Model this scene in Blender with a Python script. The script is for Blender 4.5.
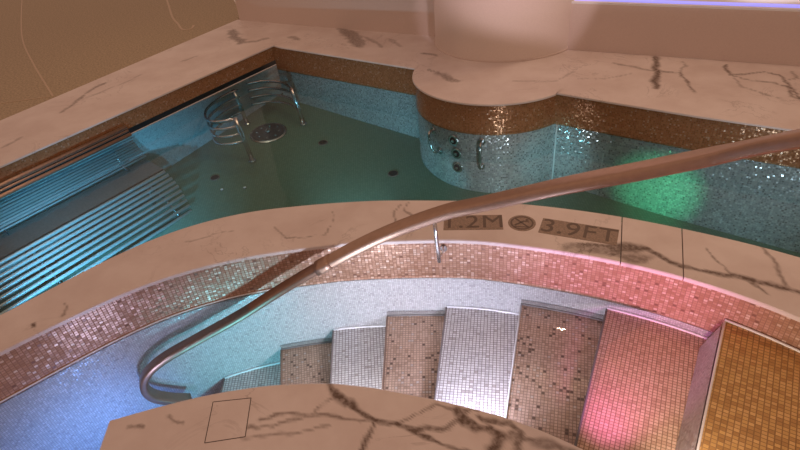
import bpy, bmesh, math, random
import numpy as np
from mathutils import Vector, Matrix, noise

random.seed(4)
for o in list(bpy.data.objects): bpy.data.objects.remove(o, do_unlink=True)
scene = bpy.context.scene
COL = scene.collection

# ------------------------------------------------------------------ camera
cam_data = bpy.data.cameras.new('camera')
cam_data.sensor_width = 36.0
cam_data.lens = 545.0 * 36.0 / 800.0
cam_data.clip_start = 0.05
cam = bpy.data.objects.new('camera', cam_data); COL.objects.link(cam)
RGT = Vector((0.99450545, -0.06078353, -0.08523066))
DWN = Vector((-0.10468478, -0.57744358, -0.80969131))
FWD = Vector((0.0, 0.81416477, -0.5806339))
m = Matrix((RGT, -DWN, -FWD)).transposed().to_4x4()
m.translation = Vector((0, 0, 1.65))
cam.matrix_world = m
scene.camera = cam

# ------------------------------------------------------------------ light, exposure
scene.view_settings.view_transform = 'Standard'
scene.view_settings.look = 'None'
scene.view_settings.exposure = 0.0
scene.view_settings.gamma = 1.0
scene.view_settings.use_curve_mapping = False
world = bpy.data.worlds.new('world'); scene.world = world
world.use_nodes = True
bg = world.node_tree.nodes['Background']
bg.inputs['Color'].default_value = (1.0, 0.61, 0.445, 1)
bg.inputs['Strength'].default_value = 0.42

def lamp(kind, name, loc, target, color, power, **kw):
    d = bpy.data.lights.new(name, kind)
    d.color = color; d.energy = power
    for k, v in kw.items(): setattr(d, k, v)
    o = bpy.data.objects.new(name, d); COL.objects.link(o)
    o.location = loc
    o.rotation_euler = (Vector(target) - Vector(loc)).to_track_quat('-Z', 'Y').to_euler()
    return o

WARM = (1.0, 0.68, 0.45)
# added ceiling spots out of view, for warm fill and tile glints
lamp('SPOT', 'ceiling_downlight', (1.9, 4.7, 3.0), (1.9, 4.2, 0), WARM, 45, spot_size=1.9, spot_blend=0.9, shadow_soft_size=0.06)
lamp('SPOT', 'ceiling_downlight', (-1.8, 5.6, 3.0), (-1.8, 5.4, 0), WARM, 22, spot_size=1.9, spot_blend=0.9, shadow_soft_size=0.06)
lamp('SPOT', 'ceiling_downlight', (2.7, 1.5, 3.0), (1.5, 1.5, 0), (1.0, 0.66, 0.38), 45, spot_size=1.9, spot_blend=0.9, shadow_soft_size=0.06)
lamp('SPOT', 'ceiling_downlight', (-0.4, 1.6, 3.0), (-0.4, 1.4, 0), WARM, 16, spot_size=1.7, spot_blend=0.9, shadow_soft_size=0.06)
lamp('SPOT', 'ceiling_downlight', (0.9, 3.0, 3.0), (-1.6, 4.6, -0.1), (1.0, 0.62, 0.36), 60, spot_size=0.95, spot_blend=0.9, shadow_soft_size=0.06)  # added to brighten the left band and the lounger's top bars
# added unseen spots: cool wash on the right ledge, pink wash on the column
lamp('SPOT', 'ledge_wash', (3.1, 4.75, 1.6), (3.1, 4.5, 0.4), (0.9, 0.82, 1.0), 60, spot_size=.75, spot_blend=0.5, shadow_soft_size=0.05)
lamp('SPOT', 'column_wash', (0.72, 3.35, 1.95), (1.08, 4.52, 1.15), (1.0, 0.80, 0.84), 60, spot_size=0.77, spot_blend=0.10, shadow_soft_size=0.05)

# underwater lights: position on the wall, aim, colour, power
def wet(loc, tgt, c, p, size=2.2, blend=1.0, rad=0.03):
    return lamp('SPOT', 'underwater_light', loc, tgt, c, p, spot_size=size, spot_blend=blend, shadow_soft_size=rad)
STEP_LIGHTS = [   # place, aim, colour, watts, cone
    ((0.62, 1.00, -0.165), (0.98, 1.80, -0.14), (1.0, 0.28, 0.75), 26, 1.5),
    ((0.80, 0.84, -0.125), (1.25, 1.52, -0.12), (1.0, 0.78, 0.62), 15, 1.8),
    ((0.17, 1.23, -0.325), (0.36, 1.95, -0.38), (0.82, 0.79, 1.0), 32, 2.3),
    ((-0.32, 1.39, -0.47), (-0.29, 2.10, -0.50), (0.88, 0.88, 1.0), 25, 2.3),
    ((-0.86, 1.39, -0.70), (-0.90, 2.05, -0.74), (0.18, 0.80, 1.0), 20, 1.8),
    ((-1.20, 1.30, -0.66), (-1.72, 1.75, -0.82), (0.10, 0.34, 1.0), 27, 1.8),
    ((-1.16, 1.36, -0.50), (-1.60, 1.95, -0.36), (0.60, 0.63, 1.0), 8, 2.2),
]
POOL_LIGHTS = [
    ((-0.42, 2.66, -0.55), (-0.25, 4.9, -0.60), (0.60, 0.80, 1.0), 70, 1.0),
    ((0.02, 2.60, -0.60), (0.36, 3.98, -0.70), (0.40, 0.88, 1.0), 26, 0.5),
    ((0.70, 2.44, -0.55), (0.98, 3.75, -0.56), (1.0, 0.84, 0.90), 24, 1.1),
    ((0.98, 2.34, -0.55), (1.24, 3.75, -0.50), (0.35, 0.85, 1.0), 22, 0.5),
    ((1.40, 2.10, -0.55), (1.90, 3.26, -0.62), (0.10, 1.0, 0.42), 58, 0.55),
    ((1.75, 1.80, -0.45), (2.30, 2.95, -0.36), (0.80, 0.85, 1.0), 17, 1.3),
    ((-1.75, 2.16, -0.38), (-2.16, 3.15, -0.66), (0.22, 0.62, 1.0), 220, 1.15),
    ((-1.15, 2.60, -0.45), (-1.85, 4.02, -0.74), (0.28, 0.65, 1.0), 50, 0.85),
]
for l, t, c, p, w in STEP_LIGHTS: wet(l, t, c, p, size=w)
for l, t, c, p, w in POOL_LIGHTS: wet(l, t, c, p, size=w)

# ------------------------------------------------------------------ materials
def srgb(r, g, b):
    f = lambda c: (c/255/12.92) if c/255 <= 0.04045 else ((c/255+0.055)/1.055)**2.4
    return (f(r), f(g), f(b), 1)

class NT:
    def __init__(s, name):
        s.m = bpy.data.materials.new(name); s.m.use_nodes = True
        s.t = s.m.node_tree; s.n = s.t.nodes; s.b = s.n['Principled BSDF']
    def new(s, typ, **kw):
        n = s.n.new(typ)
        for k, v in kw.items():
            if k.startswith('i_'):
                key = k[2:]
                n.inputs[int(key) if key.isdigit() else key].default_value = v
            else: setattr(n, k, v)
        return n
    def link(s, a, b): s.t.links.new(a, b)

def plain(name, col, rough=0.6, metal=0.0, bump=0.0, scale=60, var=0.12, spec=0.5):
    k = NT(name)
    tc = k.new('ShaderNodeTexCoord')
    nz = k.new('ShaderNodeTexNoise', i_Scale=scale, i_Detail=5.0)
    k.link(tc.outputs['Object'], nz.inputs['Vector'])
    r = k.new('ShaderNodeValToRGB')
    r.color_ramp.elements[0].color = (*[c*(1-var) for c in col[:3]], 1)
    r.color_ramp.elements[1].color = (*[min(1, c*(1+var)) for c in col[:3]], 1)
    r.color_ramp.elements[0].position = .3; r.color_ramp.elements[1].position = .7
    k.link(nz.outputs['Fac'], r.inputs['Fac']); k.link(r.outputs['Color'], k.b.inputs['Base Color'])
    k.b.inputs['Roughness'].default_value = rough
    k.b.inputs['Metallic'].default_value = metal
    k.b.inputs['Specular IOR Level'].default_value = spec
    if bump:
        bp = k.new('ShaderNodeBump', i_Strength=bump, i_Distance=0.002)
        k.link(nz.outputs['Fac'], bp.inputs['Height']); k.link(bp.outputs['Normal'], k.b.inputs['Normal'])
    return k.m

def mosaic(name, cols, grout, size=0.02, aspect=1.0, rough=0.22, metal=0.25, jit=0.16, spec=0.5, gap=0.10):
    """small glass tiles, laid by UV in metres; every tile has its own tone and tilt"""
    k = NT(name)
    uv = k.new('ShaderNodeUVMap')
    sc = k.new('ShaderNodeVectorMath', operation='MULTIPLY'); sc.inputs[1].default_value = (1/(size*aspect), 1/size, 0)
    k.link(uv.outputs['UV'], sc.inputs[0])
    fl = k.new('ShaderNodeVectorMath', operation='FLOOR'); k.link(sc.outputs[0], fl.inputs[0])
    fr = k.new('ShaderNodeVectorMath', operation='FRACTION'); k.link(sc.outputs[0], fr.inputs[0])
    wn = k.new('ShaderNodeTexWhiteNoise', noise_dimensions='2D'); k.link(fl.outputs[0], wn.inputs['Vector'])
    ramp = k.new('ShaderNodeValToRGB'); cr = ramp.color_ramp; cr.interpolation = 'CONSTANT'
    tot = sum(w for _, w in cols); acc = 0
    while len(cr.elements) < len(cols): cr.elements.new(0.5)
    for e, (c, w) in zip(cr.elements, cols):
        e.position = acc/tot; e.color = (*c[:3], 1); acc += w
    k.link(wn.outputs['Value'], ramp.inputs['Fac'])
    # grout mask: distance of the tile-local coordinate from the tile centre
    cd = k.new('ShaderNodeVectorMath', operation='SUBTRACT'); cd.inputs[1].default_value = (.5, .5, 0); k.link(fr.outputs[0], cd.inputs[0])
    ab = k.new('ShaderNodeVectorMath', operation='ABSOLUTE'); k.link(cd.outputs[0], ab.inputs[0])
    sx = k.new('ShaderNodeSeparateXYZ'); k.link(ab.outputs[0], sx.inputs[0])
    mx = k.new('ShaderNodeMath', operation='MAXIMUM'); k.link(sx.outputs[0], mx.inputs[0]); k.link(sx.outputs[1], mx.inputs[1])
    gt = k.new('ShaderNodeMath', operation='GREATER_THAN'); gt.inputs[1].default_value = .5-gap; k.link(mx.outputs[0], gt.inputs[0])
    mix = k.new('ShaderNodeMix', data_type='RGBA')
    k.link(gt.outputs[0], mix.inputs['Factor']); k.link(ramp.outputs['Color'], mix.inputs[6]); mix.inputs[7].default_value = grout
    k.link(mix.outputs[2], k.b.inputs['Base Color'])
    # tile tilt
    wj = k.new('ShaderNodeVectorMath', operation='SUBTRACT'); wj.inputs[1].default_value = (.5, .5, .5); k.link(wn.outputs['Color'], wj.inputs[0])
    ws = k.new('ShaderNodeVectorMath', operation='SCALE'); ws.inputs['Scale'].default_value = jit; k.link(wj.outputs[0], ws.inputs[0])
    ge = k.new('ShaderNodeNewGeometry')
    ad = k.new('ShaderNodeVectorMath', operation='ADD'); k.link(ge.outputs['Normal'], ad.inputs[0]); k.link(ws.outputs[0], ad.inputs[1])
    no = k.new('ShaderNodeVectorMath', operation='NORMALIZE'); k.link(ad.outputs[0], no.inputs[0])
    k.link(no.outputs[0], k.b.inputs['Normal'])
    ro = k.new('ShaderNodeMath', operation='MULTIPLY_ADD'); ro.inputs[1].default_value = .6; ro.inputs[2].default_value = rough
    k.link(gt.outputs[0], ro.inputs[0]); k.link(ro.outputs[0], k.b.inputs['Roughness'])
    me = k.new('ShaderNodeMath', operation='MULTIPLY_ADD'); me.inputs[1].default_value = -metal; me.inputs[2].default_value = metal
    k.link(gt.outputs[0], me.inputs[0]); k.link(me.outputs[0], k.b.inputs['Metallic'])
    k.b.inputs['Specular IOR Level'].default_value = spec
    return k.m

def marble_mat():
    k = NT('veined_marble')
    tc = k.new('ShaderNodeTexCoord')
    at = k.new('ShaderNodeAttribute', attribute_name='vein')
    n1 = k.new('ShaderNodeTexNoise', i_Scale=3.0, i_Detail=6.0, i_Roughness=.6); k.link(tc.outputs['Object'], n1.inputs['Vector'])
    r1 = k.new('ShaderNodeValToRGB')
    r1.color_ramp.elements[0].color = (.67, .575, .545, 1); r1.color_ramp.elements[1].color = (.77, .69, .665, 1)
    r1.color_ramp.elements[0].position = .35; r1.color_ramp.elements[1].position = .62
    k.link(n1.outputs['Fac'], r1.inputs['Fac'])
    # faint hairline veins
    n2 = k.new('ShaderNodeTexNoise', i_Scale=2.2, i_Detail=7.0, i_Roughness=.62, i_Distortion=1.2); k.link(tc.outputs['Object'], n2.inputs['Vector'])
    s = k.new('ShaderNodeMath', operation='SUBTRACT'); s.inputs[1].default_value = .5; k.link(n2.outputs['Fac'], s.inputs[0])
    a = k.new('ShaderNodeMath', operation='ABSOLUTE'); k.link(s.outputs[0], a.inputs[0])
    mr = k.new('ShaderNodeMapRange'); mr.inputs['From Min'].default_value = 0; mr.inputs['From Max'].default_value = .012
    mr.inputs['To Min'].default_value = .32; mr.inputs['To Max'].default_value = 0; k.link(a.outputs[0], mr.inputs['Value'])
    n3 = k.new('ShaderNodeTexNoise', i_Scale=1.7, i_Detail=2.0); k.link(tc.outputs['Object'], n3.inputs['Vector'])
    m3 = k.new('ShaderNodeMapRange'); m3.inputs['From Min'].default_value = .48; m3.inputs['From Max'].default_value = .62; k.link(n3.outputs['Fac'], m3.inputs['Value'])
    mu = k.new('ShaderNodeMath', operation='MULTIPLY'); k.link(mr.outputs[0], mu.inputs[0]); k.link(m3.outputs[0], mu.inputs[1])
    # drawn veins, broken up by fine noise
    n4 = k.new('ShaderNodeTexNoise', i_Scale=45.0, i_Detail=4.0); k.link(tc.outputs['Object'], n4.inputs['Vector'])
    m4 = k.new('ShaderNodeMapRange'); m4.inputs['From Min'].default_value = .36; m4.inputs['From Max'].default_value = .58
    m4.inputs['To Min'].default_value = .65; k.link(n4.outputs['Fac'], m4.inputs['Value'])
    mv = k.new('ShaderNodeMath', operation='MULTIPLY'); k.link(at.outputs['Fac'], mv.inputs[0]); k.link(m4.outputs[0], mv.inputs[1])
    ad = k.new('ShaderNodeMath', operation='ADD', use_clamp=True); k.link(mu.outputs[0], ad.inputs[0]); k.link(mv.outputs[0], ad.inputs[1])
    mix = k.new('ShaderNodeMix', data_type='RGBA'); k.link(ad.outputs[0], mix.inputs['Factor'])
    k.link(r1.outputs['Color'], mix.inputs[6]); mix.inputs[7].default_value = (.13, .085, .065, 1)
    k.link(mix.outputs[2], k.b.inputs['Base Color'])
    k.b.inputs['Roughness'].default_value = .38
    return k.m

def water_mat(name, tint, ripple=0.05):
    k = NT(name); k.n.remove(k.b)
    out = k.n['Material Output']
    tr = k.new('ShaderNodeBsdfTransparent'); tr.inputs['Color'].default_value = (*tint, 1)
    gl = k.new('ShaderNodeBsdfGlossy'); gl.inputs['Roughness'].default_value = .02
    tc = k.new('ShaderNodeTexCoord')
    nz = k.new('ShaderNodeTexNoise', i_Scale=5.0, i_Detail=2.0); k.link(tc.outputs['Object'], nz.inputs['Vector'])
    bp = k.new('ShaderNodeBump', i_Strength=ripple, i_Distance=.05); k.link(nz.outputs['Fac'], bp.inputs['Height'])
    k.link(bp.outputs['Normal'], gl.inputs['Normal'])
    fr = k.new('ShaderNodeFresnel'); fr.inputs['IOR'].default_value = 1.33; k.link(bp.outputs['Normal'], fr.inputs['Normal'])
    mx = k.new('ShaderNodeMixShader'); k.link(fr.outputs[0], mx.inputs[0]); k.link(tr.outputs[0], mx.inputs[1]); k.link(gl.outputs[0], mx.inputs[2])
    k.link(mx.outputs[0], out.inputs['Surface'])
    return k.m

def absorb(mat, col, dens):
    t = mat.node_tree; v = t.nodes.new('ShaderNodeVolumeAbsorption'); v.inputs['Color'].default_value = (*col, 1); v.inputs['Density'].default_value = dens
    t.links.new(v.outputs[0], t.nodes['Material Output'].inputs['Volume']); return mat

def glow_mat(name, col, s):
    k = NT(name)
    k.b.inputs['Base Color'].default_value = (*col, 1)
    k.b.inputs['Emission Color'].default_value = (*col, 1); k.b.inputs['Emission Strength'].default_value = s
    return k.m

M = {}
M['marble'] = marble_mat()
M['joint'] = plain('dark_joint', (.06, .045, .04), .8)
M['plaster'] = plain('beige_plaster', (.66, .55, .50), .75, bump=.1, scale=90, var=.03)
M['ledge'] = plain('white_ledge', (.80, .78, .78), .5, var=.02)
M['deck'] = plain('brown_terrazzo_floor', (.40, .315, .20), .55, bump=.15, scale=55, var=.35)
M['inlay'] = plain('brass_inlay', (.55, .42, .28), .35, .4)
C = lambda r, g, b: (r, g, b)
M['brown_tile'] = mosaic('brown_mosaic', [(C(.42, .19, .08), 5), (C(.48, .24, .11), 4), (C(.34, .15, .06), 3), (C(.55, .36, .24), .7)], (.26, .13, .07, 1), size=.013, aspect=1.0, jit=.20, metal=.3, rough=.25)
M['wall_tile'] = mosaic('copper_band_mosaic', [(C(.47, .27, .18), 5), (C(.54, .33, .24), 4), (C(.39, .21, .13), 3), (C(.68, .50, .40), 1.3), (C(.24, .12, .08), .5)], (.33, .18, .12, 1), size=.0135, aspect=1.35, jit=.14, metal=.2, rough=.33)
M['pale_tile'] = mosaic('silver_mosaic', [(C(.50, .49, .48), 5), (C(.44, .43, .43), 4), (C(.57, .55, .55), 3), (C(.36, .34, .34), .8)], (.35, .33, .32, 1), size=.0105, jit=.14, metal=.15, rough=.3)
M['pool_tile'] = mosaic('pool_wall_mosaic', [(C(.60, .58, .57), 5), (C(.46, .45, .46), 4), (C(.74, .71, .70), 3), (C(.32, .30, .30), 1.4)], (.36, .34, .34, 1), size=.014, jit=.30, metal=.35, rough=.2)
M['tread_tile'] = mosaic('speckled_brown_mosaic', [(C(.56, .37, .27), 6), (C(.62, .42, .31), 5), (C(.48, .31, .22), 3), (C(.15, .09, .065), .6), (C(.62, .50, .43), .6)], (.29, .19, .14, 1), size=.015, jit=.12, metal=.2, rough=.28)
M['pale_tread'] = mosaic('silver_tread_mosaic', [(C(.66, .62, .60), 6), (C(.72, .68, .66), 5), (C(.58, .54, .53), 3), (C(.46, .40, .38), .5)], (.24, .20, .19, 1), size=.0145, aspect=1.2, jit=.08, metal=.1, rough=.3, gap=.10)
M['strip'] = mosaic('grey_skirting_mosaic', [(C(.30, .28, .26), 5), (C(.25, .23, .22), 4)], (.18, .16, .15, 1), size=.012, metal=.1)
M['copper_tread'] = mosaic('copper_tread_mosaic', [(C(.60, .40, .30), 6), (C(.66, .46, .36), 5), (C(.52, .33, .25), 3)], (.26, .16, .11, 1), size=.0145, aspect=1.2, jit=.08, metal=.1, rough=.3)
M['gold_tile'] = mosaic('gold_brown_mosaic', [(C(.62, .37, .13), 5), (C(.70, .43, .17), 4), (C(.52, .29, .10), 4)], (.32, .18, .07, 1), size=.0165, aspect=1.25, jit=.10, metal=.3, rough=.3)
M['pool_floor'] = mosaic('green_grey_mosaic', [(C(.135, .22, .17), 5), (C(.12, .20, .155), 4), (C(.15, .235, .18), 3)], (.13, .21, .16, 1), size=.02, jit=.04, metal=0, rough=.4)
M['steel'] = plain('brushed_steel', (.62, .62, .64), .22, 1.0, scale=40, var=.05)
M['satin'] = plain('satin_steel', (.74, .74, .76), .38, .55, scale=40, var=.05)
M['rail_dark'] = plain('dark_bronze_rail', (.30, .19, .14), .36, .7, scale=30, var=.06)  # darker copy of the rail colour, used below the collar
M['rail'] = plain('bronzed_rail', (.45, .305, .23), .36, .7, scale=30, var=.06)
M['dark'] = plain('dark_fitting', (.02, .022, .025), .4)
M['plate'] = plain('grey_brown_plate', (.20, .17, .15), .4, .3)
M['dark_plate'] = plain('dark_blue_plate', (.05, .08, .11), .3, .4)
M['cove'] = plain('white_cove_strip', (.78, .76, .76), .3, var=.04)
M['marker'] = plain('marker_tile_brown', (.30, .22, .17), .5, scale=120, var=.25)
M['letter'] = plain('marker_letter_dark', (.13, .09, .07), .5)
M['pool_water'] = absorb(water_mat('pool_water', (1, 1, 1)), (.30, .90, .92), .48)
M['channel_water'] = water_mat('channel_water', (.90, .96, 1.0), .03)
M['copper'] = plain('copper_reflecting_bar', (.60, .42, .32), .3, .8)  # steel bars with reflected brown put into the base colour

# ------------------------------------------------------------------ mesh helpers
def link(name, me, mat, parent=None):
    o = bpy.data.objects.new(name, me); COL.objects.link(o)
    if mat: me.materials.append(M[mat] if isinstance(mat, str) else mat)
    if parent: o.parent = parent
    return o
def tag(o, label=None, cat=None, group=None, kind=None):
    for k, v in (('label', label), ('category', cat), ('group', group), ('kind', kind)):
        if v: o[k] = v
    return o
def empty(name, loc=(0, 0, 0)):
    o = bpy.data.objects.new(name, None); COL.objects.link(o); o.location = loc; o.empty_display_size = .1
    return o
def adopt(o, parent):
    """parent without moving: meshes are written in world coordinates"""
    o.parent = parent; o.matrix_parent_inverse = Matrix.Translation(-Vector(parent.location))
    return o
def pyd(name, verts, faces, mat, parent=None, uvs=None, smooth=False):
    me = bpy.data.meshes.new(name); me.from_pydata([tuple(v) for v in verts], [], faces)
    if uvs is not None:
        ul = me.uv_layers.new(name='UVMap')
        for lo in me.loops: ul.data[lo.index].uv = uvs[lo.vertex_index]
    if smooth:
        for p in me.polygons: p.use_smooth = True
    me.update()
    o = link(name, me, mat)
    if parent: adopt(o, parent)
    return o
def crom(P, n=12):
    P = [np.array(p, float) for p in P]; out = []
    Q = [2*P[0]-P[1]] + P + [2*P[-1]-P[-2]]
    for i in range(1, len(Q)-2):
        a, b, c, d = Q[i-1:i+3]
        for k in range(n):
            t = k/n
            out.append(.5*((2*b)+(c-a)*t+(2*a-5*b+4*c-d)*t*t+(3*b-a-3*c+d)*t**3))
    out.append(P[-1]); return np.array(out)
def arclen(P):
    return np.r_[0, np.cumsum(np.linalg.norm(np.diff(P, axis=0), axis=1))]
def resample(P, n):
    s = arclen(P); t = np.linspace(0, s[-1], n)
    return np.c_[tuple(np.interp(t, s, P[:, i]) for i in range(P.shape[1]))]
def smoothpts(P, it=2):
    P = P.copy()
    for _ in range(it): P[1:-1] = (P[:-2]+2*P[1:-1]+P[2:])/4
    return P
def offset(P, d):
    """d > 0 moves to the right of the direction of travel"""
    T = np.gradient(P, axis=0); T /= np.linalg.norm(T, axis=1)[:, None]
    return P + np.c_[T[:, 1], -T[:, 0]]*d
def wall_strip(name, P, z0, z1, mat, parent=None, nz=1, flip=False, zf=None):
    """vertical ribbon along plan curve P; UV in metres"""
    s = arclen(P); V = []; U = []; F = []
    n = len(P)
    for j in range(nz+1):
        for i in range(n):
            zb = zf(P[i]) if zf else z0
            z = zb+(z1-zb)*j/nz
            V.append((P[i][0], P[i][1], z)); U.append((s[i], z))
    for j in range(nz):
        for i in range(n-1):
            q = (j*n+i, j*n+i+1, (j+1)*n+i+1, (j+1)*n+i)
            F.append(q[::-1] if flip else q)
    return pyd(name, V, F, mat, parent, U, smooth=True)
def solid_strip(name, A, B, z0, z1, mat, parent=None, bevel=0.0):
    """solid between plan curves A (left) and B (right), same length; top at z1"""
    n = len(A); V = []; 
    for z in (z0, z1):
        for i in range(n): V.append((A[i][0], A[i][1], z))
        for i in range(n): V.append((B[i][0], B[i][1], z))
    sA = arclen(A); U = [(sA[i % n], V[i][2] if True else 0) for i in range(4*n)]
    a0, b0, a1, b1 = 0, n, 2*n, 3*n
    F = []
    for i in range(n-1):
        F += [(a1+i, b1+i, b1+i+1, a1+i+1), (a0+i, a0+i+1, b0+i+1, b0+i), (a0+i, a1+i, a1+i+1, a0+i+1), (b0+i, b0+i+1, b1+i+1, b1+i)]
    F += [(a0, b0, b1, a1), (a0+n-1, a1+n-1, b1+n-1, b0+n-1)]
    o = pyd(name, V, F, mat, parent)
    fix_normals(o)
    box_uv(o)
    return o
def fix_normals(o):
    bm = bmesh.new(); bm.from_mesh(o.data); bmesh.ops.recalc_face_normals(bm, faces=bm.faces); bm.to_mesh(o.data); bm.free()
def box_uv(o):
    """UV in metres by the face's main direction"""
    me = o.data; ul = me.uv_layers.get('UVMap') or me.uv_layers.new(name='UVMap')
    for p in me.polygons:
        n = p.normal
        for li in p.loop_indices:
            c = me.vertices[me.loops[li].vertex_index].co
            if abs(n.z) > .6: ul.data[li].uv = (c.x, c.y)
            else:
                t = Vector((-n.y, n.x)).normalized(); ul.data[li].uv = (c.x*t.x+c.y*t.y, c.z)
def prism(name, poly, z0, z1, mat, parent=None, zf=None):
    bm = bmesh.new()
    top = [bm.verts.new((x, y, z1)) for x, y in poly]; bot = [bm.verts.new((x, y, z0)) for x, y in poly]
    bm.faces.new(top); bm.faces.new(bot[::-1])
    n = len(poly)
    for i in range(n): bm.faces.new((top[i], bot[i], bot[(i+1) % n], top[(i+1) % n]))
    bmesh.ops.recalc_face_normals(bm, faces=bm.faces)
    bmesh.ops.triangulate(bm, faces=[f for f in bm.faces if len(f.verts) > 4])
    me = bpy.data.meshes.new(name); bm.to_mesh(me); bm.free()
    o = link(name, me, mat)
    if parent: adopt(o, parent)
    box_uv(o); return o
def tube_mesh(name, pts, r, seg=10, rx=None, cap=True, upv=None, sq=None, level=False):
    """sweep along a 3-D path; rx = half width across (flat oval when different from r)"""
    P = np.array(pts, float); n = len(P); rx = rx or r
    rxs = np.linspace(rx[0], rx[1], n) if isinstance(rx, tuple) else np.full(n, rx)
    T = np.gradient(P, axis=0); T /= np.linalg.norm(T, axis=1)[:, None]
    V = []; F = []
    prev = None
    for i in range(n):
        t = Vector(T[i])
        if level: u = Vector((0, 0, 1))
        elif prev is None:
            u = Vector((0, 0, 1)) if abs(t.z) < .9 else Vector((1, 0, 0))
            if upv: u = Vector(upv)
        else: u = prev
        u = (u - t*u.dot(t)).normalized(); prev = u
        w = t.cross(u)
        for k in range(seg):
            a = 2*math.pi*k/seg
            ca, sa = math.cos(a), math.sin(a)
            if sq: ca, sa = math.copysign(abs(ca)**sq, ca), math.copysign(abs(sa)**sq, sa)
            V.append(Vector(P[i]) + w*ca*rxs[i] + u*sa*r)
    for i in range(n-1):
        for k in range(seg):
            F.append((i*seg+k, i*seg+(k+1) % seg, (i+1)*seg+(k+1) % seg, (i+1)*seg+k))
    if cap: F += [tuple(range(seg))[::-1], tuple((n-1)*seg+k for k in range(seg))]
    me = bpy.data.meshes.new(name); me.from_pydata([tuple(v) for v in V], [], F)
    for p in me.polygons: p.use_smooth = len(p.vertices) == 4
    bm = bmesh.new(); bm.from_mesh(me); bmesh.ops.recalc_face_normals(bm, faces=bm.faces); bm.to_mesh(me); bm.free()
    return me
def tube(name, pts, r, mat, parent=None, **kw):
    o = link(name, tube_mesh(name, pts, r, **kw), mat)
    if parent: adopt(o, parent)
    return o
def disc_mesh(name, r, h, seg=24, inner=0.0):
    """short lathe along +Z from z=0 to h with a softened rim"""
    prof = [(inner, 0), (r, 0), (r, h*.6), (r*.9, h), (inner, h)]
    bm = bmesh.new(); rings = []
    for k in range(seg):
        a = 2*math.pi*k/seg
        rings.append([bm.verts.new((math.cos(a)*p, math.sin(a)*p, z)) for p, z in prof])
    for k in range(seg):
        A, B = rings[k], rings[(k+1) % seg]
        for j in range(len(prof)-1):
            bm.faces.new((A[j], B[j], B[j+1], A[j+1]))
        if inner: bm.faces.new((A[-1], B[-1], B[0], A[0]))
    bmesh.ops.remove_doubles(bm, verts=bm.verts, dist=1e-6)
    bmesh.ops.recalc_face_normals(bm, faces=bm.faces)
    me = bpy.data.meshes.new(name); bm.to_mesh(me); bm.free(); return me

# ------------------------------------------------------------------ plan curves (metres; deck level z = 0)
RI = crom([(-2.72, .45), (-2.42, 1.02), (-2.08, 1.42), (-1.761, 1.691), (-1.603, 1.815), (-1.429, 1.943), (-1.231, 2.055), (-1.006, 2.136), (-.765, 2.183), (-.514, 2.201), (-.261, 2.203),
           (.190, 2.150), (.474, 2.076), (.895, 1.890), (1.243, 1.669), (1.504, 1.417), (1.70, 1.13), (1.84, .80), (1.92, .40)])
RO = crom([(-3.02, .62), (-2.66, 1.20), (-2.25, 1.62), (-1.892, 1.933), (-1.733, 2.085), (-1.554, 2.256), (-1.343, 2.418), (-1.103, 2.533), (-.834, 2.596), (-.55, 2.604), (-.266, 2.590),
           (.015, 2.552), (.549, 2.429), (1.02, 2.235), (1.412, 2.0), (1.729, 1.757), (2.00, 1.47), (2.22, 1.10), (2.36, .55)])
RI = resample(smoothpts(resample(RI, 300), 12), 400)
RO = resample(smoothpts(resample(RO, 300), 12), 400)
NR = crom([(-1.133, 1.28), (-.961, 1.319), (-.78, 1.350), (-.592, 1.363), (-.455, 1.358), (-.324, 1.343), (-.19, 1.31), (-.064, 1.269), (.144, 1.187), (.335, 1.095), (.515, .970), (.70, .80), (.86, .60), (.98, .36)])
NR = resample(NR, 240)
WATER = -.25
WL0 = np.array((-2.763, 3.548)); WL1 = np.array((-1.12, 5.735))
wt = (WL1-WL0)/np.linalg.norm(WL1-WL0); wn = np.array((wt[1], -wt[0]))     # wn points into the pool
WLa = WL0 - wt*2.6
BC = np.array((.915, 4.365)); BR = .666                                      # round bay of the far wall
bay = [BC + BR*np.array((math.cos(a), math.sin(a))) for a in np.radians(np.linspace(158.5, 302, 46))]
FAR = np.array([WL1] + [WL1+(np.array((.297, 4.61))-WL1)*t for t in np.linspace(0, 1, 14)[1:-1]] + bay + [(1.6, 3.525), (2.021, 3.19), (2.483, 2.86), (3.2, 2.34), (4.2, 1.62)])
def floor_z(p): return -.58-.1*(5.7-p[1])

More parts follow.
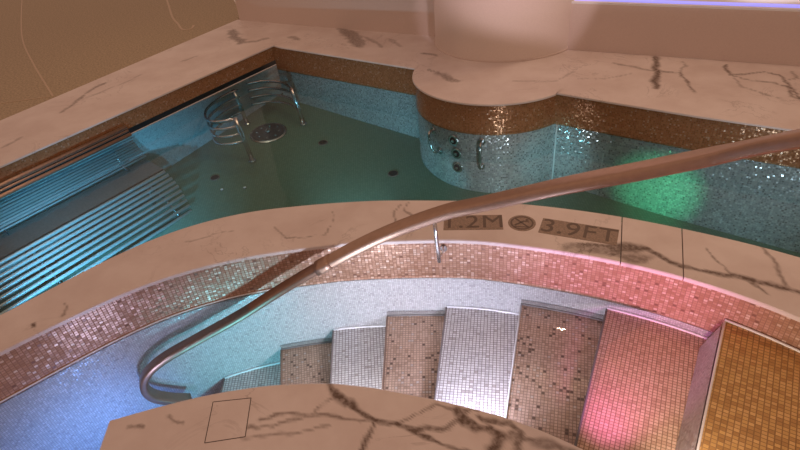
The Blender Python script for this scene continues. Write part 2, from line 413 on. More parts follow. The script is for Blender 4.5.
# ------------------------------------------------------------------ veins drawn on the marble (plan polylines, half width, strength)
VEINS = [
    ([(-.33, 1.36), (-.318, 1.31), (-.292, 1.284), (-.262, 1.255), (-.20, 1.19), (-.169, 1.164), (-.12, 1.15), (-.089, 1.146), (-.04, 1.115), (-.007, 1.086), (.05, 1.06)], .009, .95),
    ([(-.169, 1.160), (-.182, 1.11), (-.204, 1.053), (-.23, .99), (-.22, .90)], .007, .8),
    ([(-.30, 1.30), (-.272, 1.262), (-.255, 1.245)], .016, .9),
    ([(-.571, 1.215), (-.50, 1.225), (-.43, 1.222), (-.36, 1.21), (-.31, 1.20), (-.25, 1.18), (-.17, 1.162)], .006, .55),
    ([(-.62, 1.19), (-.52, 1.18), (-.45, 1.20), (-.40, 1.215), (-.33, 1.26), (-.29, 1.282)], .005, .5),
    ([(-.09, 1.146), (.0, 1.165), (.06, 1.19), (.12, 1.175), (.20, 1.16)], .005, .55),
    ([(-.12, 1.15), (.0, 1.11), (.08, 1.10), (.13, 1.13), (.17, 1.165)], .006, .7),
    ([(.13, 1.17), (.15, 1.12), (.19, 1.09), (.23, 1.08), (.26, 1.04), (.22, 1.0), (.24, .95)], .016, .75),
    ([(.20, 1.13), (.25, 1.10), (.30, 1.09), (.33, 1.05), (.31, 1.0)], .012, .65),
    ([(.30, 1.04), (.38, 1.01), (.45, .98), (.52, .93)], .014, .55),
    ([(.0, 1.08), (.1, 1.03), (.17, .98), (.28, .96)], .006, .6),
    ([(-.92, 1.27), (-.88, 1.24), (-.85, 1.235)], .006, .5), ([(-1.05, 1.24), (-.99, 1.235)], .005, .5), ([(-.62, 1.15), (-.45, 1.145), (-.32, 1.16)], .005, .45),
    # ring coping
    ([(.83, 1.995), (.90, 1.99), (.95, 1.965), (1.0, 1.955), (1.06, 1.955), (1.11, 1.935), (1.14, 1.885), (1.18, 1.82), (1.264, 1.738), (1.33, 1.71), (1.40, 1.683), (1.46, 1.645), (1.52, 1.60), (1.62, 1.53), (1.7, 1.40)], .011, .95),
    ([(.80, 2.0), (.86, 1.965), (.93, 1.925), (1.02, 1.875), (1.10, 1.85)], .030, .55),
    ([(.98, 1.93), (1.04, 1.945), (1.09, 1.93)], .028, .8),
    ([(1.40, 1.683), (1.39, 1.75), (1.382, 1.82), (1.375, 1.882)], .005, .55),
    ([(1.55, 1.58), (1.58, 1.66), (1.609, 1.742), (1.60, 1.80), (1.616, 1.863)], .006, .5),
    ([(1.43, 1.66), (1.45, 1.62), (1.47, 1.56)], .007, .6),
    ([(.012, 2.502), (-.03, 2.44), (-.02, 2.36), (-.06, 2.28)], .005, .5), ([(.06, 2.52), (.03, 2.44), (.07, 2.38), (.04, 2.30)], .005, .5),
    ([(-.36, 2.50), (-.37, 2.40), (-.40, 2.29), (-.60, 2.30), (-.66, 2.42)], .004, .45),
    ([(-1.60, 1.98), (-1.585, 1.93), (-1.575, 1.88)], .006, .5), ([(-1.70, 1.84), (-1.68, 1.825)], .010, .8),
    ([(-1.15, 2.36), (-1.0, 2.40), (-.9, 2.42)], .004, .35),
    # far deck
    ([(2.213, 4.287), (2.13, 4.07), (2.064, 3.916), (2.0, 3.80), (1.945, 3.684)], .022, .85),
    ([(1.85, 4.25), (2.0, 4.10), (2.08, 3.97)], .010, .45),
    ([(2.10, 3.98), (2.236, 3.908), (2.21, 3.75), (2.155, 3.549)], .009, .65), ([(2.236, 3.908), (2.35, 4.05), (2.36, 4.13)], .007, .4),
    ([(2.614, 3.97), (2.56, 3.85), (2.543, 3.774), (2.66, 3.76), (2.796, 3.761), (2.84, 3.68), (2.833, 3.587), (2.78, 3.45), (2.70, 3.31), (2.719, 3.253), (2.9, 3.1)], .010, .7),
    ([(2.543, 3.774), (2.62, 3.66), (2.74, 3.55), (2.80, 3.42), (2.72, 3.28)], .008, .6), ([(2.54, 3.70), (2.50, 3.55), (2.62, 3.30)], .006, .4),
    ([(2.97, 3.72), (2.92, 3.6), (2.84, 3.58)], .007, .5),
    ([(-.40, 6.05), (-.34, 5.85), (-.26, 5.60), (-.22, 5.42)], .05, .55), ([(-.30, 5.95), (-.24, 5.70), (-.20, 5.45)], .035, .5),
    ([(-.15, 5.65), (-.05, 5.45), (.0, 5.30)], .02, .35), ([(.1, 5.5), (.18, 5.25)], .02, .3),
    ([(.45, 4.45), (.52, 4.28), (.58, 4.22)], .030, .5), ([(.38, 4.55), (.42, 4.48)], .012, .5), ([(.38, 4.98), (.48, 4.90)], .015, .55),
    ([(1.5, 4.0), (1.7, 3.95), (1.9, 4.0)], .008, .3), ([(1.0, 4.1), (1.3, 4.0), (1.5, 4.15)], .008, .3),
    ([(-.95, 5.95), (-.86, 5.85)], .030, .45),
    # left deck
    ([(-1.66, 6.45), (-1.60, 6.20), (-1.507, 6.042), (-1.49, 5.95)], .045, .6), ([(-1.5, 6.0), (-1.42, 5.93), (-1.32, 5.93), (-1.2, 6.0)], .025, .45),
    ([(-2.72, 4.45), (-2.70, 4.70), (-2.68, 4.95), (-2.6, 5.1)], .014, .55), ([(-2.66, 4.7), (-2.4, 5.05), (-2.3, 5.25)], .008, .35),
    ([(-1.98, 5.5), (-1.88, 5.62)], .012, .4), ([(-2.9, 3.85), (-2.85, 4.0)], .012, .4),
]
SEGS = []
for pts, w, st in VEINS:
    for a, b in zip(pts[:-1], pts[1:]): SEGS.append((a[0], a[1], b[0], b[1], w, st))
SEGS = np.array(SEGS)
def paint_veins(o):
    me = o.data; n = len(me.vertices)
    co = np.empty(n*3); me.vertices.foreach_get('co', co); co = co.reshape(-1, 3)
    wx = np.array([noise.noise(Vector((c[0]*9, c[1]*9, 0))) + .5*noise.noise(Vector((c[0]*26, c[1]*26, 4))) for c in co])
    wy = np.array([noise.noise(Vector((c[0]*9, c[1]*9, 7))) + .5*noise.noise(Vector((c[0]*26, c[1]*26, 11))) for c in co])
    X = co[:, 0]+wx*.018; Y = co[:, 1]+wy*.018
    wid = 1+.7*np.array([noise.noise(Vector((c[0]*14, c[1]*14, 20))) for c in co])
    val = np.zeros(n)
    for ax, ay, bx, by, w, st in SEGS:
        dx, dy = bx-ax, by-ay
        t = np.clip(((X-ax)*dx+(Y-ay)*dy)/(dx*dx+dy*dy), 0, 1)
        d = np.hypot(X-ax-t*dx, Y-ay-t*dy)
        val = np.maximum(val, min(1, st*1.35)*np.clip(1.6-d/np.maximum(w*wid, .003), 0, 1))
    at = me.attributes.new('vein', 'FLOAT', 'POINT'); at.data.foreach_set('value', val.astype(np.float32))
def slab_grid(name, A, B, nv, z, th, parent=None):
    """marble slab between plan curves A and B (same count), fine grid on top, real thickness"""
    n = len(A); V = []; F = []
    e = .004                                                    # softened arris
    ts = [0] + list(np.linspace(0, 1, nv)) + [1]
    W = np.linalg.norm(B-A, axis=1).mean()
    rows = []
    for j, t in enumerate(np.linspace(0, 1, nv)):
        tt = min(max(t, e/W), 1-e/W); rows.append((tt, z))
    rows = [(0, z-th), (0, z-e)] + rows + [(1, z-e), (1, z-th)]
    for t, zz in rows:
        for i in range(n): p = A[i]+(B[i]-A[i])*t; V.append((p[0], p[1], zz))
    R = len(rows)
    for j in range(R-1):
        for i in range(n-1): F.append((j*n+i, (j+1)*n+i, (j+1)*n+i+1, j*n+i+1))
    F.append(tuple(j*n for j in range(R))[::-1]); F.append(tuple(j*n+n-1 for j in range(R)))
    for i in range(n-1): F.append((i, i+1, (R-1)*n+i+1, (R-1)*n+i))
    o = pyd(name, V, F, 'marble', parent)
    fix_normals(o); paint_veins(o)
    return o

# ------------------------------------------------------------------ far and left deck
# left: marble strip along the pool, brown floor beyond
LOa = np.array((-3.137, 4.559)); LOb = np.array((-1.70, 6.93)); ld = (LOb-LOa)/np.linalg.norm(LOb-LOa)
A = resample(np.array([LOa-ld*2.9, LOb]), 260); B = resample(np.array([WLa+wn*.02, WL1+wn*.02]), 260)
trim1 = slab_grid('trim_1', A, B, 50, 0, .014); tag(trim1, 'pale veined marble strip along the left pool edge beside the brown floor', 'marble strip', kind='structure')
# far deck strip with the round bay
WBa, WBb = np.array((-1.70, 6.93)), np.array((.54, 5.46))
inner = offset(FAR, .02); inner[0] = WL1+wn*.02
inner = resample(inner, 420)
sF = arclen(inner); kB = np.interp(1.75, [0, 1], [0, 1])
outer_poly = np.array([WBa, (-.58, 6.2), (.54, 5.50), (.95, 5.2), (1.35, 4.90), (1.602, 4.72), (2.478, 4.16), (3.083, 3.84), (4.0, 3.3), (5.2, 2.5)])
inner_key = [0, .9, 1.74, 2.0, 2.5, 3.05, 3.95, 4.6, 5.5, sF[-1]]
outer = np.c_[np.interp(sF, inner_key, outer_poly[:, 0]), np.interp(sF, inner_key, outer_poly[:, 1])]
trim2 = slab_grid('trim_2', outer, inner, 56, 0, .014); tag(trim2, 'pale veined marble strip with a round bay below the far wall', 'marble strip', kind='structure')
# brown floor
floor = prism('floor', [tuple(LOa-ld*2.9), tuple(LOb), (-1.70, 7.2), (-2.3, 9.2), (-3.5, 14), (-12, 14), (-12, 2)], -.06, -.001, 'deck'); tag(floor, 'brown terrazzo floor with thin inlaid lines behind the marble strip', 'floor', kind='structure')
def ribbon(name, pts, w, z, mat, parent):
    P = resample(crom(pts, 10), 60); a, b = offset(P, -w/2), offset(P, w/2)
    return solid_strip(name, a, b, z-.002, z+.0015, mat, parent)
ribbon('inlay_line', [(-5.697, 9.647), (-5.0, 8.25), (-4.346, 7.0), (-3.70, 5.95), (-2.995, 4.87)], .016, 0, 'inlay', floor)
ribbon('inlay_line', [(-6.2, 4.70), (-3.75, 4.81), (-3.461, 4.83), (-3.02, 4.87)], .010, 0, 'inlay', floor)
ribbon('inlay_line', [(-3.2, 9.0), (-2.93, 8.27), (-2.62, 7.40), (-2.445, 7.02), (-2.33, 6.76), (-2.25, 6.70), (-2.205, 6.76), (-2.22, 6.88)], .026, 0, 'inlay', floor)

# walls behind
wall_back = prism('wall_back', [(-1.66, 6.89), (.62, 5.40), (.80, 5.66), (-1.46, 7.20)], 0, 2.7, 'plaster'); tag(wall_back, 'beige plaster wall behind the far marble strip left of the round column', 'wall', kind='structure')
wall_right = prism('wall_right', [(1.50, 4.75), (3.083, 3.80), (4.2, 3.15), (6.0, 2.05), (6.6, 3.0), (2.2, 5.7)], 0, .385, 'plaster'); tag(wall_right, 'low beige plaster wall with a lit pale ledge right of the column', 'wall', kind='structure')
prism('ledge_top', [(1.50, 4.75), (3.083, 3.80), (4.2, 3.15), (6.0, 2.05), (6.6, 3.0), (2.2, 5.7)], .385, .40, 'ledge', wall_right)
lp = np.array([(1.52, 4.79), (3.103, 3.84), (4.22, 3.19), (6.0, 2.10)])
led = solid_strip('led_strip', lp, offset(lp, -.06), .40, .408, glow_mat('violet_led', (.30, .30, 1.0), .9), wall_right)
# column drum
cc = (1.179, 5.176); cr_ = .66; bm = bmesh.new()
prof = [(cr_+.010, 0), (cr_+.010, .010), (cr_, .016), (cr_, 2.7), (0, 2.7)]
N = 96; rings = []
for k in range(N):
    a = 2*math.pi*k/N; rings.append([bm.verts.new((cc[0]+r*math.cos(a), cc[1]+r*math.sin(a), z)) for r, z in prof])
for k in range(N):
    for j in range(len(prof)-1): bm.faces.new((rings[k][j], rings[(k+1) % N][j], rings[(k+1) % N][j+1], rings[k][j+1]))
bmesh.ops.remove_doubles(bm, verts=bm.verts, dist=1e-5); bmesh.ops.recalc_face_normals(bm, faces=bm.faces)
me = bpy.data.meshes.new('column'); bm.to_mesh(me); bm.free()
for p in me.polygons: p.use_smooth = abs(p.normal.z) < .5 and p.center.z > .05
column = tag(link('column', me, 'plaster'), 'thick round pale plaster column standing on the marble bay', 'column', kind='structure')

# ------------------------------------------------------------------ pool shell
left_band = np.array([WLa, WL1])
wl = prism('wall_left', [tuple(WLa), tuple(WL1+wt*.1), tuple(WL1+wt*.1-wn*.30), tuple(WLa-wn*.30)], -.155, -.014, 'brown_tile'); tag(wl, 'brown mosaic edge band over a dark slot along the left pool side', 'pool wall', kind='structure')
prism('slot_back', [tuple(WLa-wn*.10), tuple(WL1+wt*.12-wn*.10), tuple(WL1+wt*.12-wn*.30), tuple(WLa-wn*.30)], -.242, -.155, 'dark', wl)  # near-black back puts the shade of the recess into its colour
wz = wall_strip('submerged_wall', resample(np.array([WLa-wn*.09, WL1-wn*.09+wt*.10]), 40), 0, -.242, 'pale_tile', wl, zf=lambda p: floor_z(p)-.05)
back = tag(wall_strip('wall_pool', FAR, -.26, -.014, 'brown_tile', flip=False), 'brown mosaic band with a round bay along the far pool side', 'pool wall', kind='structure')
wall_strip('submerged_wall', offset(FAR, -.004), 0, -.252, 'pool_tile', back, zf=lambda p: floor_z(p)-.05)
# seam where bay meets the wall
sx, sy = 1.27+.012, 3.785
tube('corner_strip', [(sx, sy, z) for z in np.linspace(-.80, -.26, 6)], .007, 'cove', back, seg=8)
# floor of the pool (slopes gently)
fp = [tuple(WLa-wn*.3)] + [tuple(WL1-wn*.3+wt*.3)] + [tuple(p) for p in offset(FAR, -.1)[1:]] + [(2.9, .2), (2.3, .5)] + [tuple(p) for p in ((RO+RI)/2)[::-8]] + [(-3.6, .5)]
def ngon(name, poly, zf, mat, parent=None):
    bm = bmesh.new(); f = bm.faces.new([bm.verts.new((x, y, zf((x, y)))) for x, y in poly]); f.normal_update()
    if f.normal.z < 0: f.normal_flip()
    bmesh.ops.triangulate(bm, faces=[f])
    me = bpy.data.meshes.new(name); bm.to_mesh(me); bm.free(); o = link(name, me, mat)
    if parent: adopt(o, parent)
    box_uv(o); return o
pf = tag(ngon('pool_floor', fp, floor_z, 'pool_floor'), 'dark green pool floor seen through the water', 'pool floor', kind='structure')
wp = [tuple(WLa-wn*.13), tuple(WL1-wn*.13+wt*.15)] + [tuple(p) for p in offset(FAR, -.03)[1:]] + [(2.9, .2), (2.3, .5)] + [tuple(p) for p in ((RO*.7+RI*.3))[::-8]] + [(-3.6, .5)]
pw = prism('pool_water', wp, -1.05, WATER, 'pool_water')
tag(pw, 'clear teal water filling the pool', 'water', kind='stuff')

# ------------------------------------------------------------------ ring wall between pool and stairs
ring_in, ring_out = offset(RI, -.015), offset(RO, .02)
ring = tag(solid_strip('wall_ring', resample(ring_out, 160), resample(offset(RI, -.03), 160), -1.0, -.020, 'pale_tile'), 'curved mosaic wall carrying the marble coping between pool and stairs', 'wall', kind='structure')
wall_strip('brown_band', ring_in, WATER-.012, -.020, 'wall_tile', ring, flip=True)
wall_strip('pale_band', offset(RI, -.012), -.95, WATER-.012, 'pale_tile', ring, flip=True)
tube('waterline_strip', [(p[0], p[1], WATER+.003) for p in offset(RI, -.010)[:180:4]], .004, 'cove', ring, seg=6)  # white strip stands for the bright glint along the water's edge
coping = empty('trim_3'); tag(coping, 'curved pale marble coping with depth markers between pool and stairs', 'marble coping', kind='structure')
n = 660
A = resample(RO, n)
# matching points on the inner curve: nearest along the normal
B = resample(RI, n)
sI = arclen(RI)
def near_idx(P, q): return int(np.argmin(np.hypot(P[:, 0]-q[0], P[:, 1]-q[1])))
keyA = [0] + [near_idx(A, q) for q in ((-1.892, 1.933), (-1.103, 2.533), (-.36, 2.60), (.549, 2.429), (1.11, 2.19), (1.345, 2.045), (1.729, 1.757))] + [n-1]
keyB = [0] + [near_idx(B, q) for q in ((-1.761, 1.691), (-1.006, 2.136), (-.38, 2.205), (.474, 2.076), (.975, 1.845), (1.185, 1.71), (1.504, 1.417))] + [n-1]
iB = np.interp(np.arange(n), keyA, keyB)
B = np.c_[np.interp(iB, np.arange(n), B[:, 0]), np.interp(iB, np.arange(n), B[:, 1])]
cuts = [0, keyA[5], keyA[6], n-1]
for a, b in zip(cuts[:-1], cuts[1:]):
    a_, b_ = A[a:b+1].copy(), B[a:b+1].copy()
    if a: a_[0] += (a_[1]-a_[0])*.5; b_[0] += (b_[1]-b_[0])*.5
    slab_grid('slab', a_, b_, 40, 0, .020, coping)
tag(coping, kind='structure')

# ------------------------------------------------------------------ inner wall of the stairs with its marble cap (nearest to the viewer)
capA = resample(np.vstack([NR]), 260)
base = np.array([(-1.06, .25), (-.6, .25), (0, .25), (.5, .25), (.75, .25), (.90, .25)])
capB = np.c_[np.interp(np.linspace(0, 1, 260), np.linspace(0, 1, 6), base[:, 0]), np.interp(np.linspace(0, 1, 260), np.linspace(0, 1, 6), base[:, 1])]
cap = slab_grid('trim_4', capA, capB, 120, 0, .022); tag(cap, 'pale marble cap with bold dark veins nearest the viewer', 'marble cap', kind='structure')
nw = [tuple(p) for p in resample(offset(NR, .03), 80)] + [(.88, .28), (-1.03, .28)]
wn_ = prism('wall_inner', nw, -1.0, -.022, 'pale_tile'); tag(wn_, 'mosaic inner wall of the stairs below the near marble cap', 'wall', kind='structure')
# square access cover set in the cap: a frame of thin dark joints
hq = [(-.760, 1.312), (-.618, 1.312), (-.612, 1.150), (-.752, 1.142)]
hatch = empty('access_cover', (-.685, 1.23, 0)); tag(hatch, 'small square access cover outlined in the near marble cap', 'access cover')
for i in range(4):
    a, b = Vector((*hq[i], 0)), Vector((*hq[(i+1) % 4], 0)); d = (b-a).normalized(); p = Vector((-d.y, d.x, 0))*.0013
    pyd('joint', [a-p, b-p, b+p, a+p, a-p+Vector((0, 0, .0006)), b-p+Vector((0, 0, .0006)), b+p+Vector((0, 0, .0006)), a+p+Vector((0, 0, .0006))],
        [(0, 3, 2, 1), (4, 5, 6, 7), (0, 1, 5, 4), (1, 2, 6, 5), (2, 3, 7, 6), (3, 0, 4, 7)], 'joint', hatch)
hq2 = [Vector((*q, .0)) for q in hq]; ctr = sum(hq2, Vector())/4
ins = [ctr+(q-ctr)*.975 for q in hq2]
lid = pyd('lid', [q+Vector((0, 0, -.004)) for q in ins]+[q+Vector((0, 0, .0004)) for q in ins], [(3, 2, 1, 0), (4, 5, 6, 7), (0, 1, 5, 4), (1, 2, 6, 5), (2, 3, 7, 6), (3, 0, 4, 7)], 'marble', hatch); fix_normals(lid); paint_veins(lid)

# ------------------------------------------------------------------ staircase
TZ = [-.165, -.305, -.392, -.468, -.532, -.612, -.705, -.81]
OUT = [(1.80, .95), (1.332, 1.582), (.953, 1.846), (.578, 2.03), (.208, 2.149), (-.121, 2.19), (-.449, 2.20), (-.75, 2.18), (-1.10, 2.11)]
INN = [(1.15, .25), (.775, .80), (.48, 1.0), (.265, 1.115), (-.0, 1.235), (-.205, 1.305), (-.44, 1.345), (-.66, 1.35), (-1.09, 1.28)]
stairs = empty('staircase', (0.1, 1.6, -.95)); tag(stairs, 'curved mosaic staircase descending into the water between two marble copings', 'staircase')
ring_face = offset(RI, -.012)
for k in range(8):
    a, b = near_idx(ring_face, OUT[k+1]), near_idx(ring_face, OUT[k])
    oc = resample(ring_face[min(a, b):max(a, b)+1], 10)                # left to right
    ic = np.array([np.array(INN[k+1])+(np.array(INN[k])-np.array(INN[k+1]))*t for t in np.linspace(0, 1, 10)])
    ic = ic + np.array((0, -.012))
    mat = 'gold_tile' if k == 0 else ('copper_tread' if k == 1 else 'pale_tread' if k % 2 else 'tread_tile')
    st = solid_strip('step', oc, ic, -.95 if k < 7 else -.93, TZ[k], mat, stairs)
    # tread tiles follow the step: UV along the step line and across it
    ul = st.data.uv_layers['UVMap']
    ax = np.array(OUT[k+1])-np.array(INN[k+1]); ax /= np.linalg.norm(ax); ay = np.array((ax[1], -ax[0]))
    for p in st.data.polygons:
        for li in p.loop_indices:
            c = st.data.vertices[st.data.loops[li].vertex_index].co
            if abs(p.normal.z) > .6: ul.data[li].uv = (c.x*ay[0]+c.y*ay[1], c.x*ax[0]+c.y*ax[1])
            else: ul.data[li].uv = (c.x*ax[0]+c.y*ax[1], c.z)
    lift = offset(oc, .005)
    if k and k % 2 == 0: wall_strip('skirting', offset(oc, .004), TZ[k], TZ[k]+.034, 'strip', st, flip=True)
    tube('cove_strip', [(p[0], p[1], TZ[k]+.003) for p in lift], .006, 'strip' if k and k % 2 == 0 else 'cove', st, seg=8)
    e0, e1 = Vector((*oc[0], TZ[k])), Vector((*ic[0], TZ[k]))
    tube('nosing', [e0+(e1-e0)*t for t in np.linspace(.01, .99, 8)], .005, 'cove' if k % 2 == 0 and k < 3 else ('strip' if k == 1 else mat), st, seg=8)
# chamfered riser below the top step, its lit brightness put into pale tile
e0, e1 = np.array(OUT[1]), np.array(INN[1]); d_ = (e1-e0)/np.linalg.norm(e1-e0); sd = np.array((d_[1], -d_[0]))*.05
if sd[0] > 0: sd = -sd
f0, f1 = e0+d_*.02+np.array((0, 0)), e1
V = [(*f0, -.166), (*f1, -.166), (*(f1+sd), -.303), (*(f0+sd+d_*.03), -.303), (*f0, -.32), (*f1, -.32)]
o = pyd('riser', V, [(0, 3, 2, 1), (0, 4, 3), (1, 2, 5), (0, 1, 5, 4), (3, 4, 5, 2)], 'pale_tile', stairs); fix_normals(o); box_uv(o)
# channel floor at the foot of the stairs
cf = prism('channel_floor', [tuple(p) for p in resample(offset(RI, -.02), 300)[:170:6]] + [(-.95, 1.5), (-1.0, 1.2), (-1.0, .2), (-2.7, .2)], -1.0, -.90, 'pale_tile'); tag(cf, 'pale mosaic floor at the foot of the stairs', 'pool floor', kind='structure')
cw = [tuple(p) for p in resample(offset(RI, -.012), 300)[:228:4]] + [(.86, 1.6), (.50, 1.02)] + [tuple(p) for p in resample(offset(NR, .02), 80)[50::-5]] + [(-1.10, 1.25), (-1.04, .2), (-2.7, .2)]
tag(ngon('stair_water', cw, lambda p: WATER, 'channel_water'), 'clear shallow water over the lower steps', 'water', kind='stuff')

# lenses of the underwater lights, flush in the walls
def lens(loc, tgt, parent, col):
    d = Vector(tgt)-Vector(loc); d.normalize()
    me = disc_mesh('light_bezel', .032, .006, 20, .024)
    o = link('light_bezel', me, 'steel'); o.matrix_world = Matrix.Translation(Vector(loc)-d*.02) @ d.to_track_quat('Z', 'Y').to_matrix().to_4x4()
    mw = o.matrix_world.copy(); o.parent = parent; o.matrix_parent_inverse = parent.matrix_world.inverted(); o.matrix_world = mw
for a in STEP_LIGHTS: lens(a[0], a[1], wn_, a[2])
for a in POOL_LIGHTS: lens(a[0], a[1], ring, a[2])

# ------------------------------------------------------------------ handrail
rp = [(1.27, -.60, 1.21), (1.30, -.10, 1.22), (1.30, .40, 1.20), (1.25, .80, 1.13), (1.18, 1.085, 1.015), (1.105, 1.274, .889), (1.024, 1.462, .748), (.867, 1.632, .611), (.642, 1.796, .473), (.361, 1.985, .300), (.191, 2.060, .222), (-.101, 2.104, .097), (-.392, 2.12, -.051),
      (-.641, 2.11, -.180), (-.876, 2.08, -.300), (-1.093, 2.022, -.372), (-1.255, 1.945, -.405), (-1.345, 1.895, -.445), (-1.385, 1.872, -.51), (-1.378, 1.876, -.60), (-1.32, 1.91, -.69), (-1.25, 1.955, -.77)]
rpath = resample(crom(rp, 10), 190)
rail_t = empty('handrail', (.17, 2.07, -.08)); tag(rail_t, 'long bronze handrail sweeping down over the marble coping into the water', 'handrail')
i0 = near_idx(rpath, (-.392, 2.12))
tube('rail', rpath[:i0+2], .024, 'rail', rail_t, seg=28, rx=(.062, .040), sq=.45, level=True)
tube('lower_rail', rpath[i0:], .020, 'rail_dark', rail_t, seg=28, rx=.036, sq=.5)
tube('collar', rpath[i0-1:i0+3], .0255, 'rail', rail_t, seg=28, rx=.0435, sq=.5, level=True)
tube('post', [(1.30, .30, 1.19), (1.30, .30, .5), (1.30, .30, -.16)], .014, 'steel', rail_t, seg=12)
tube('post', [(.160, 2.073, .20), (.165, 2.073, .10), (.170, 2.073, .0), (.174, 2.073, -.075)], .0095, 'steel', rail_t, seg=12)
tube('bracket', [(.173, 2.073, -.045), (.19, 2.10, -.045), (.203, 2.135, -.045), (.205, 2.165, -.045)], .007, 'steel', rail_t, seg=10)
me = disc_mesh('wall_rose', .020, .008, 20); wr = link('wall_rose', me, 'steel'); wr.rotation_euler = (math.radians(90), 0, math.radians(-12)); wr.location = (.207, 2.162, -.062)
adopt(wr, rail_t)

# ------------------------------------------------------------------ depth markers
def text_mesh(s, size):
    cu = bpy.data.curves.new('text', 'FONT'); cu.body = s; cu.size = size; cu.extrude = .0005; cu.align_x = 'CENTER'; cu.align_y = 'CENTER'; cu.space_character = 1.05
    o = bpy.data.objects.new('text', cu); COL.objects.link(o)
    dg = bpy.context.evaluated_depsgraph_get(); me = bpy.data.meshes.new_from_object(o.evaluated_get(dg)); bpy.data.objects.remove(o, do_unlink=True)
    me.materials.clear(); return me
def marker(name, text, c, ang, w, h, label):
    t = empty(name, (c[0], c[1], 0)); t.rotation_euler = (0, 0, ang); tag(t, label, 'depth marker', 'depth markers on the ring coping')
    bm = bmesh.new(); bmesh.ops.create_cube(bm, size=1); bmesh.ops.scale(bm, vec=(w, h, .004), verts=bm.verts)
    bmesh.ops.bevel(bm, geom=bm.edges, offset=.0006, segments=1, affect='EDGES')
    me = bpy.data.meshes.new('tile'); bm.to_mesh(me); bm.free(); o = link('tile', me, 'marker', t); o.location.z = -.0005
    o = link('lettering', text_mesh(text, h*1.2), 'letter', t); o.location.z = .0018
    return t
marker('depth_marker', '1.2M', (.375, 2.268), math.radians(-9), .30, .128, 'brown depth marker tile reading 1.2M partly under the handrail')
marker('depth_marker', '3.9FT', (.866, 2.104), math.radians(-26.3), .365, .128, 'brown depth marker tile reading 3.9FT on the ring coping')
nd = empty('no_diving_marker', (.616, 2.219, 0)); nd.rotation_euler = (0, 0, math.radians(-17)); tag(nd, 'round brown no-diving marker between the two depth tiles', 'no-diving sign')
o = link('disc', disc_mesh('disc', .069, .002, 40), 'marker', nd); o.location.z = -.0004
o = link('ring', disc_mesh('ring', .058, .0012, 40, .049), 'letter', nd); o.location.z = .0014
def bar(name, a, b, w, parent, z=.0018):
    a, b = Vector((*a, z)), Vector((*b, z)); d = (b-a).normalized(); p = Vector((-d.y, d.x, 0))*w/2; h = Vector((0, 0, .0006))
    return link(name, (lambda me: (me.from_pydata([tuple(v) for v in (a-p, b-p, b+p, a+p, a-p+h, b-p+h, b+p+h, a+p+h)], [], [(0, 3, 2, 1), (4, 5, 6, 7), (0, 1, 5, 4), (1, 2, 6, 5), (2, 3, 7, 6), (3, 0, 4, 7)]), me)[1])(bpy.data.meshes.new(name)), 'letter', parent)
bar('slash', (-.037, .037), (.037, -.037), .010, nd)
bar('diver_body', (-.034, -.022), (.012, .018), .011, nd)
bar('diver_arm', (.012, .018), (.034, .010), .007, nd)
bar('wave', (-.036, -.034), (.036, -.034), .006, nd)
hd = link('diver_head', disc_mesh('diver_head', .008, .0006, 16), 'letter', nd); hd.location = (.024, .028, .0018)

# ------------------------------------------------------------------ tubular lounger along the left wall
lg = empty('tubular_lounger', (-2.4, 3.9, -.75)); tag(lg, 'submerged steel tube lounger with dark seat plate along the left wall', 'lounger')
def at_w(s, d, z): p = WL0+wt*s+wn*d; return Vector((p[0], p[1], z))
def lbar(name, s1, d, z, r, mat, s0=-1.9): return tube(name, [at_w(s0, d, z), at_w((s0+s1)/2, d, z), at_w(s1, d, z)], r, mat, lg, seg=10)
lbar('top_bar', .935, .045, -.115, .016, 'copper'); lbar('top_bar', .93, .068, -.140, .010, 'copper'); lbar('top_bar', .925, .095, -.166, .016, 'copper')
back_p = [(0.985, -0.024, -0.282), (0.985, -0.018, -0.305), (0.988, -0.016, -0.327), (0.994, -0.014, -0.349), (0.999, -0.010, -0.371), (1.005, -0.006, -0.392), (1.010, 0.002, -0.413), (1.015, 0.014, -0.432)]
for s, d, z in back_p: lbar('back_bar', s, d, z, .0075, 'satin')
a = [at_w(-1.9, .038, -.447), at_w(.99, .038, -.447), at_w(.99, .258, -.490), at_w(-1.9, .258, -.490)]
dn = Vector((0, 0, -.012))
sp = pyd('seat_plate', a+[v+dn for v in a], [(0, 1, 2, 3), (7, 6, 5, 4), (0, 4, 5, 1), (1, 5, 6, 2), (2, 6, 7, 3), (3, 7, 4, 0)], 'plate', lg); fix_normals(sp)
prof_f = crom([(0.977, 0.295, -0.500), (0.970, 0.371, -0.535), (0.952, 0.463, -0.585), (0.929, 0.539, -0.650), (0.917, 0.584, -0.710), (0.903, 0.608, -0.765)], 12)
prof_f = resample(prof_f, 10)
for s, d, z in prof_f: lbar('front_bar', s, d, z, .0135, 'satin')
for s in (.80, -.2, -1.2):
    tube('support_rib', [at_w(s, d-.02, z) for _, d, z in back_p] + [at_w(s, .10, -.472), at_w(s, .22, -.50)] + [at_w(s, d-.02, z-.025) for _, d, z in prof_f[:10]], .010, 'steel', lg, seg=8)
    tube('leg', [at_w(s, .26, -.51), at_w(s, .26, -.66), at_w(s, .26, floor_z(WL0+wt*s+wn*.26))], .014, 'steel', lg, seg=8)

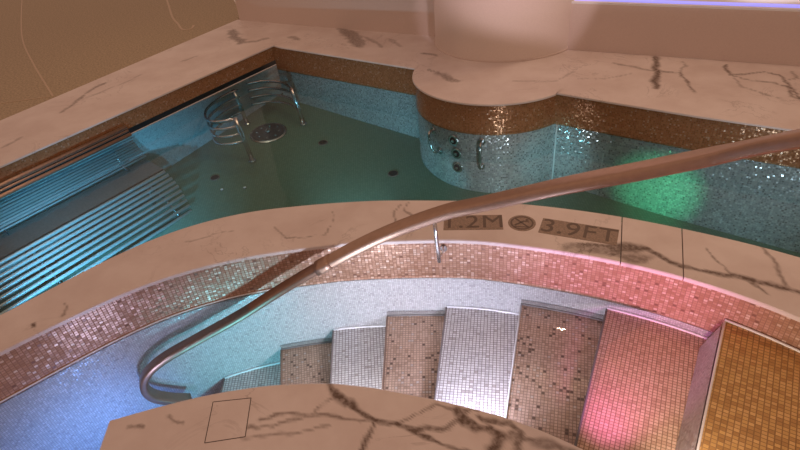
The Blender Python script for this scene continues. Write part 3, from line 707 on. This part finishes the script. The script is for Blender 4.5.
# ------------------------------------------------------------------ standing rails round the bubble plate in the far corner
def rail_bank(label, post, rear, plan, zs, loc):
    t = empty('grab_rail_stand', loc); tag(t, label, 'grab rail', 'curved grab rails in the far corner')
    for p, top in (post, rear):
        if top is None: continue
        zf = floor_z(p)
        tube('post', [(p[0], p[1], zf), (p[0]-.02, p[1]-.01, (zf+top)/2), (p[0]-.045, p[1]-.02, top)], .021, 'steel', t, seg=12)
        b = link('foot', disc_mesh('foot', .036, .012, 20), 'steel'); b.location = (p[0], p[1], zf+.004); adopt(b, t)
    for z in zs:
        P = resample(crom(plan, 10), 26)
        tube('bar', [(p[0]-.045*(1-i/25)*(z+.69)/.44, p[1], z) for i, p in enumerate(P)], .0125, 'steel', t, seg=10)
    return t
ZS = (-.262, -.335, -.41, -.485)
rail_bank('curved steel grab rail stand with four hoops bowing left of the bubble plate', ((-1.30, 4.55), -.25), ((-1.45, 5.25), -.25),
          [(-1.30, 4.55), (-1.42, 4.52), (-1.54, 4.55), (-1.62, 4.68), (-1.65, 4.86), (-1.60, 5.06), (-1.52, 5.19), (-1.45, 5.25)], ZS, (-1.45, 4.9, floor_z((0, 4.9))))
rail_bank('curved steel grab rail with four bars nearest the far corner', ((-.86, 5.12), -.25), ((-1.3, 5.4), None),
          [(-.86, 5.12), (-.93, 5.25), (-1.02, 5.345), (-1.12, 5.40), (-1.24, 5.43), (-1.40, 5.40)], ZS, (-1.1, 5.2, floor_z((0, 5.2))))
bp_ = empty('bubble_plate', (-1.205, 5.02, floor_z((0, 5.02)))); tag(bp_, 'round dark bubble plate on the floor between the grab rails', 'bubble plate')
tilt = math.atan(.1)
for nm, r, h, mat, z in (('plate', .175, .018, 'dark_plate', 0), ('rim', .185, .014, 'steel', .002), ('hub', .03, .03, 'steel', .012)):
    o = link(nm, disc_mesh(nm, r, h, 40, .168 if nm == 'rim' else 0), mat, bp_); o.location.z = z; o.rotation_euler.x = tilt
for k in range(8):
    a = k*math.pi/4; o = link('nozzle', bpy.data.meshes.get('nozzle_mesh') or disc_mesh('nozzle_mesh', .011, .008, 12), None if bpy.data.meshes['nozzle_mesh'].materials else 'steel', bp_)
    o.location = (.11*math.cos(a), .11*math.sin(a), .016+.011*math.sin(a)); o.rotation_euler.x = tilt

# drains and floor nozzles
def drain(p, r, label, name, mat, cat, grp):
    t = empty(name, (p[0], p[1], floor_z(p)+.001)); t.rotation_euler.x = tilt; tag(t, label, cat, grp)
    link('cover', disc_mesh('cover', r, .008, 24), mat, t)
    o = link('rim', disc_mesh('rim', r*1.18, .006, 24, r*.98), 'plate', t)
    return t
drain((-.65, 4.737), .040, 'small dark round drain in the pool floor near the corner grab rail', 'floor_drain', 'dark', 'drain', 'dark drains in the pool floor')
drain((-.014, 4.119), .040, 'small dark round drain in the pool floor near the round bay', 'floor_drain', 'dark', 'drain', 'dark drains in the pool floor')
drain((-1.613, 4.343), .036, 'small dark round drain in the pool floor beside the lounger end', 'floor_drain', 'dark', 'drain', 'dark drains in the pool floor')
drain((-1.515, 4.149), .014, 'tiny pale floor nozzle nearest the lounger end', 'floor_nozzle', 'cove', 'nozzle', 'pale floor nozzles')
drain((-1.312, 4.143), .014, 'tiny pale floor nozzle further from the lounger', 'floor_nozzle', 'cove', 'nozzle', 'pale floor nozzles')

# ------------------------------------------------------------------ jets and handles on the round bay
def on_bay(deg, z, out=0.0):
    a = math.radians(deg); return Vector((BC[0]+(BR+out)*math.cos(a), BC[1]+(BR+out)*math.sin(a), z))
for (deg, z, lab) in ((-129.5, -.335, 'topmost of three wall jets on the round bay'), (-127.5, -.445, 'middle of three wall jets on the round bay'), (-127, -.570, 'lowest of three wall jets on the round bay')):
    t = empty('wall_jet', on_bay(deg, z, .002)); d = on_bay(deg, z, 1)-on_bay(deg, z)
    t.rotation_euler = d.to_track_quat('Z', 'Y').to_euler(); tag(t, 'round steel '+lab, 'wall jet', 'wall jets on the bay')
    link('flange', disc_mesh('flange', .046, .010, 28, .030), 'steel', t)
    o = link('throat', disc_mesh('throat', .031, .004, 24), 'dark', t); o.location.z = .001
    o = link('nozzle', disc_mesh('nozzle', .014, .018, 16), 'steel', t); o.location.z = .004
def handle(deg, z0, z1, label, lean=0):
    t = empty('wall_grab_bar', on_bay(deg, z0)); tag(t, label, 'grab bar', 'grab bars on the bay')
    path = [on_bay(deg, z1, .0), on_bay(deg+lean*.05, z1, .035), on_bay(deg+lean*.15, z1-.012, .058), on_bay(deg+lean*.3, z1-.04, .066), on_bay(deg+lean*.5, (z0+z1)/2, .068), on_bay(deg+lean*.7, z0+.04, .066), on_bay(deg+lean*.85, z0+.012, .058), on_bay(deg+lean*.95, z0, .035), on_bay(deg+lean, z0, 0)]
    tube('grip', resample(crom(path, 8), 44), .0125, 'steel', t, seg=12)
    for dg, z in ((deg, z1), (deg+lean, z0)):
        f = link('flange', disc_mesh('flange', .030, .008, 20), 'steel')
        d = on_bay(dg, z, 1)-on_bay(dg, z)
        f.matrix_world = Matrix.Translation(on_bay(dg, z, .002)) @ d.to_track_quat('Z', 'Y').to_matrix().to_4x4()
        f.parent = t; f.matrix_parent_inverse = Matrix.Translation(-t.location)
handle(-148, -.47, -.31, 'curved steel grab bar at the left end of the round bay', lean=6)
handle(-109.8, -.53, -.315, 'upright steel grab bar right of the three wall jets')
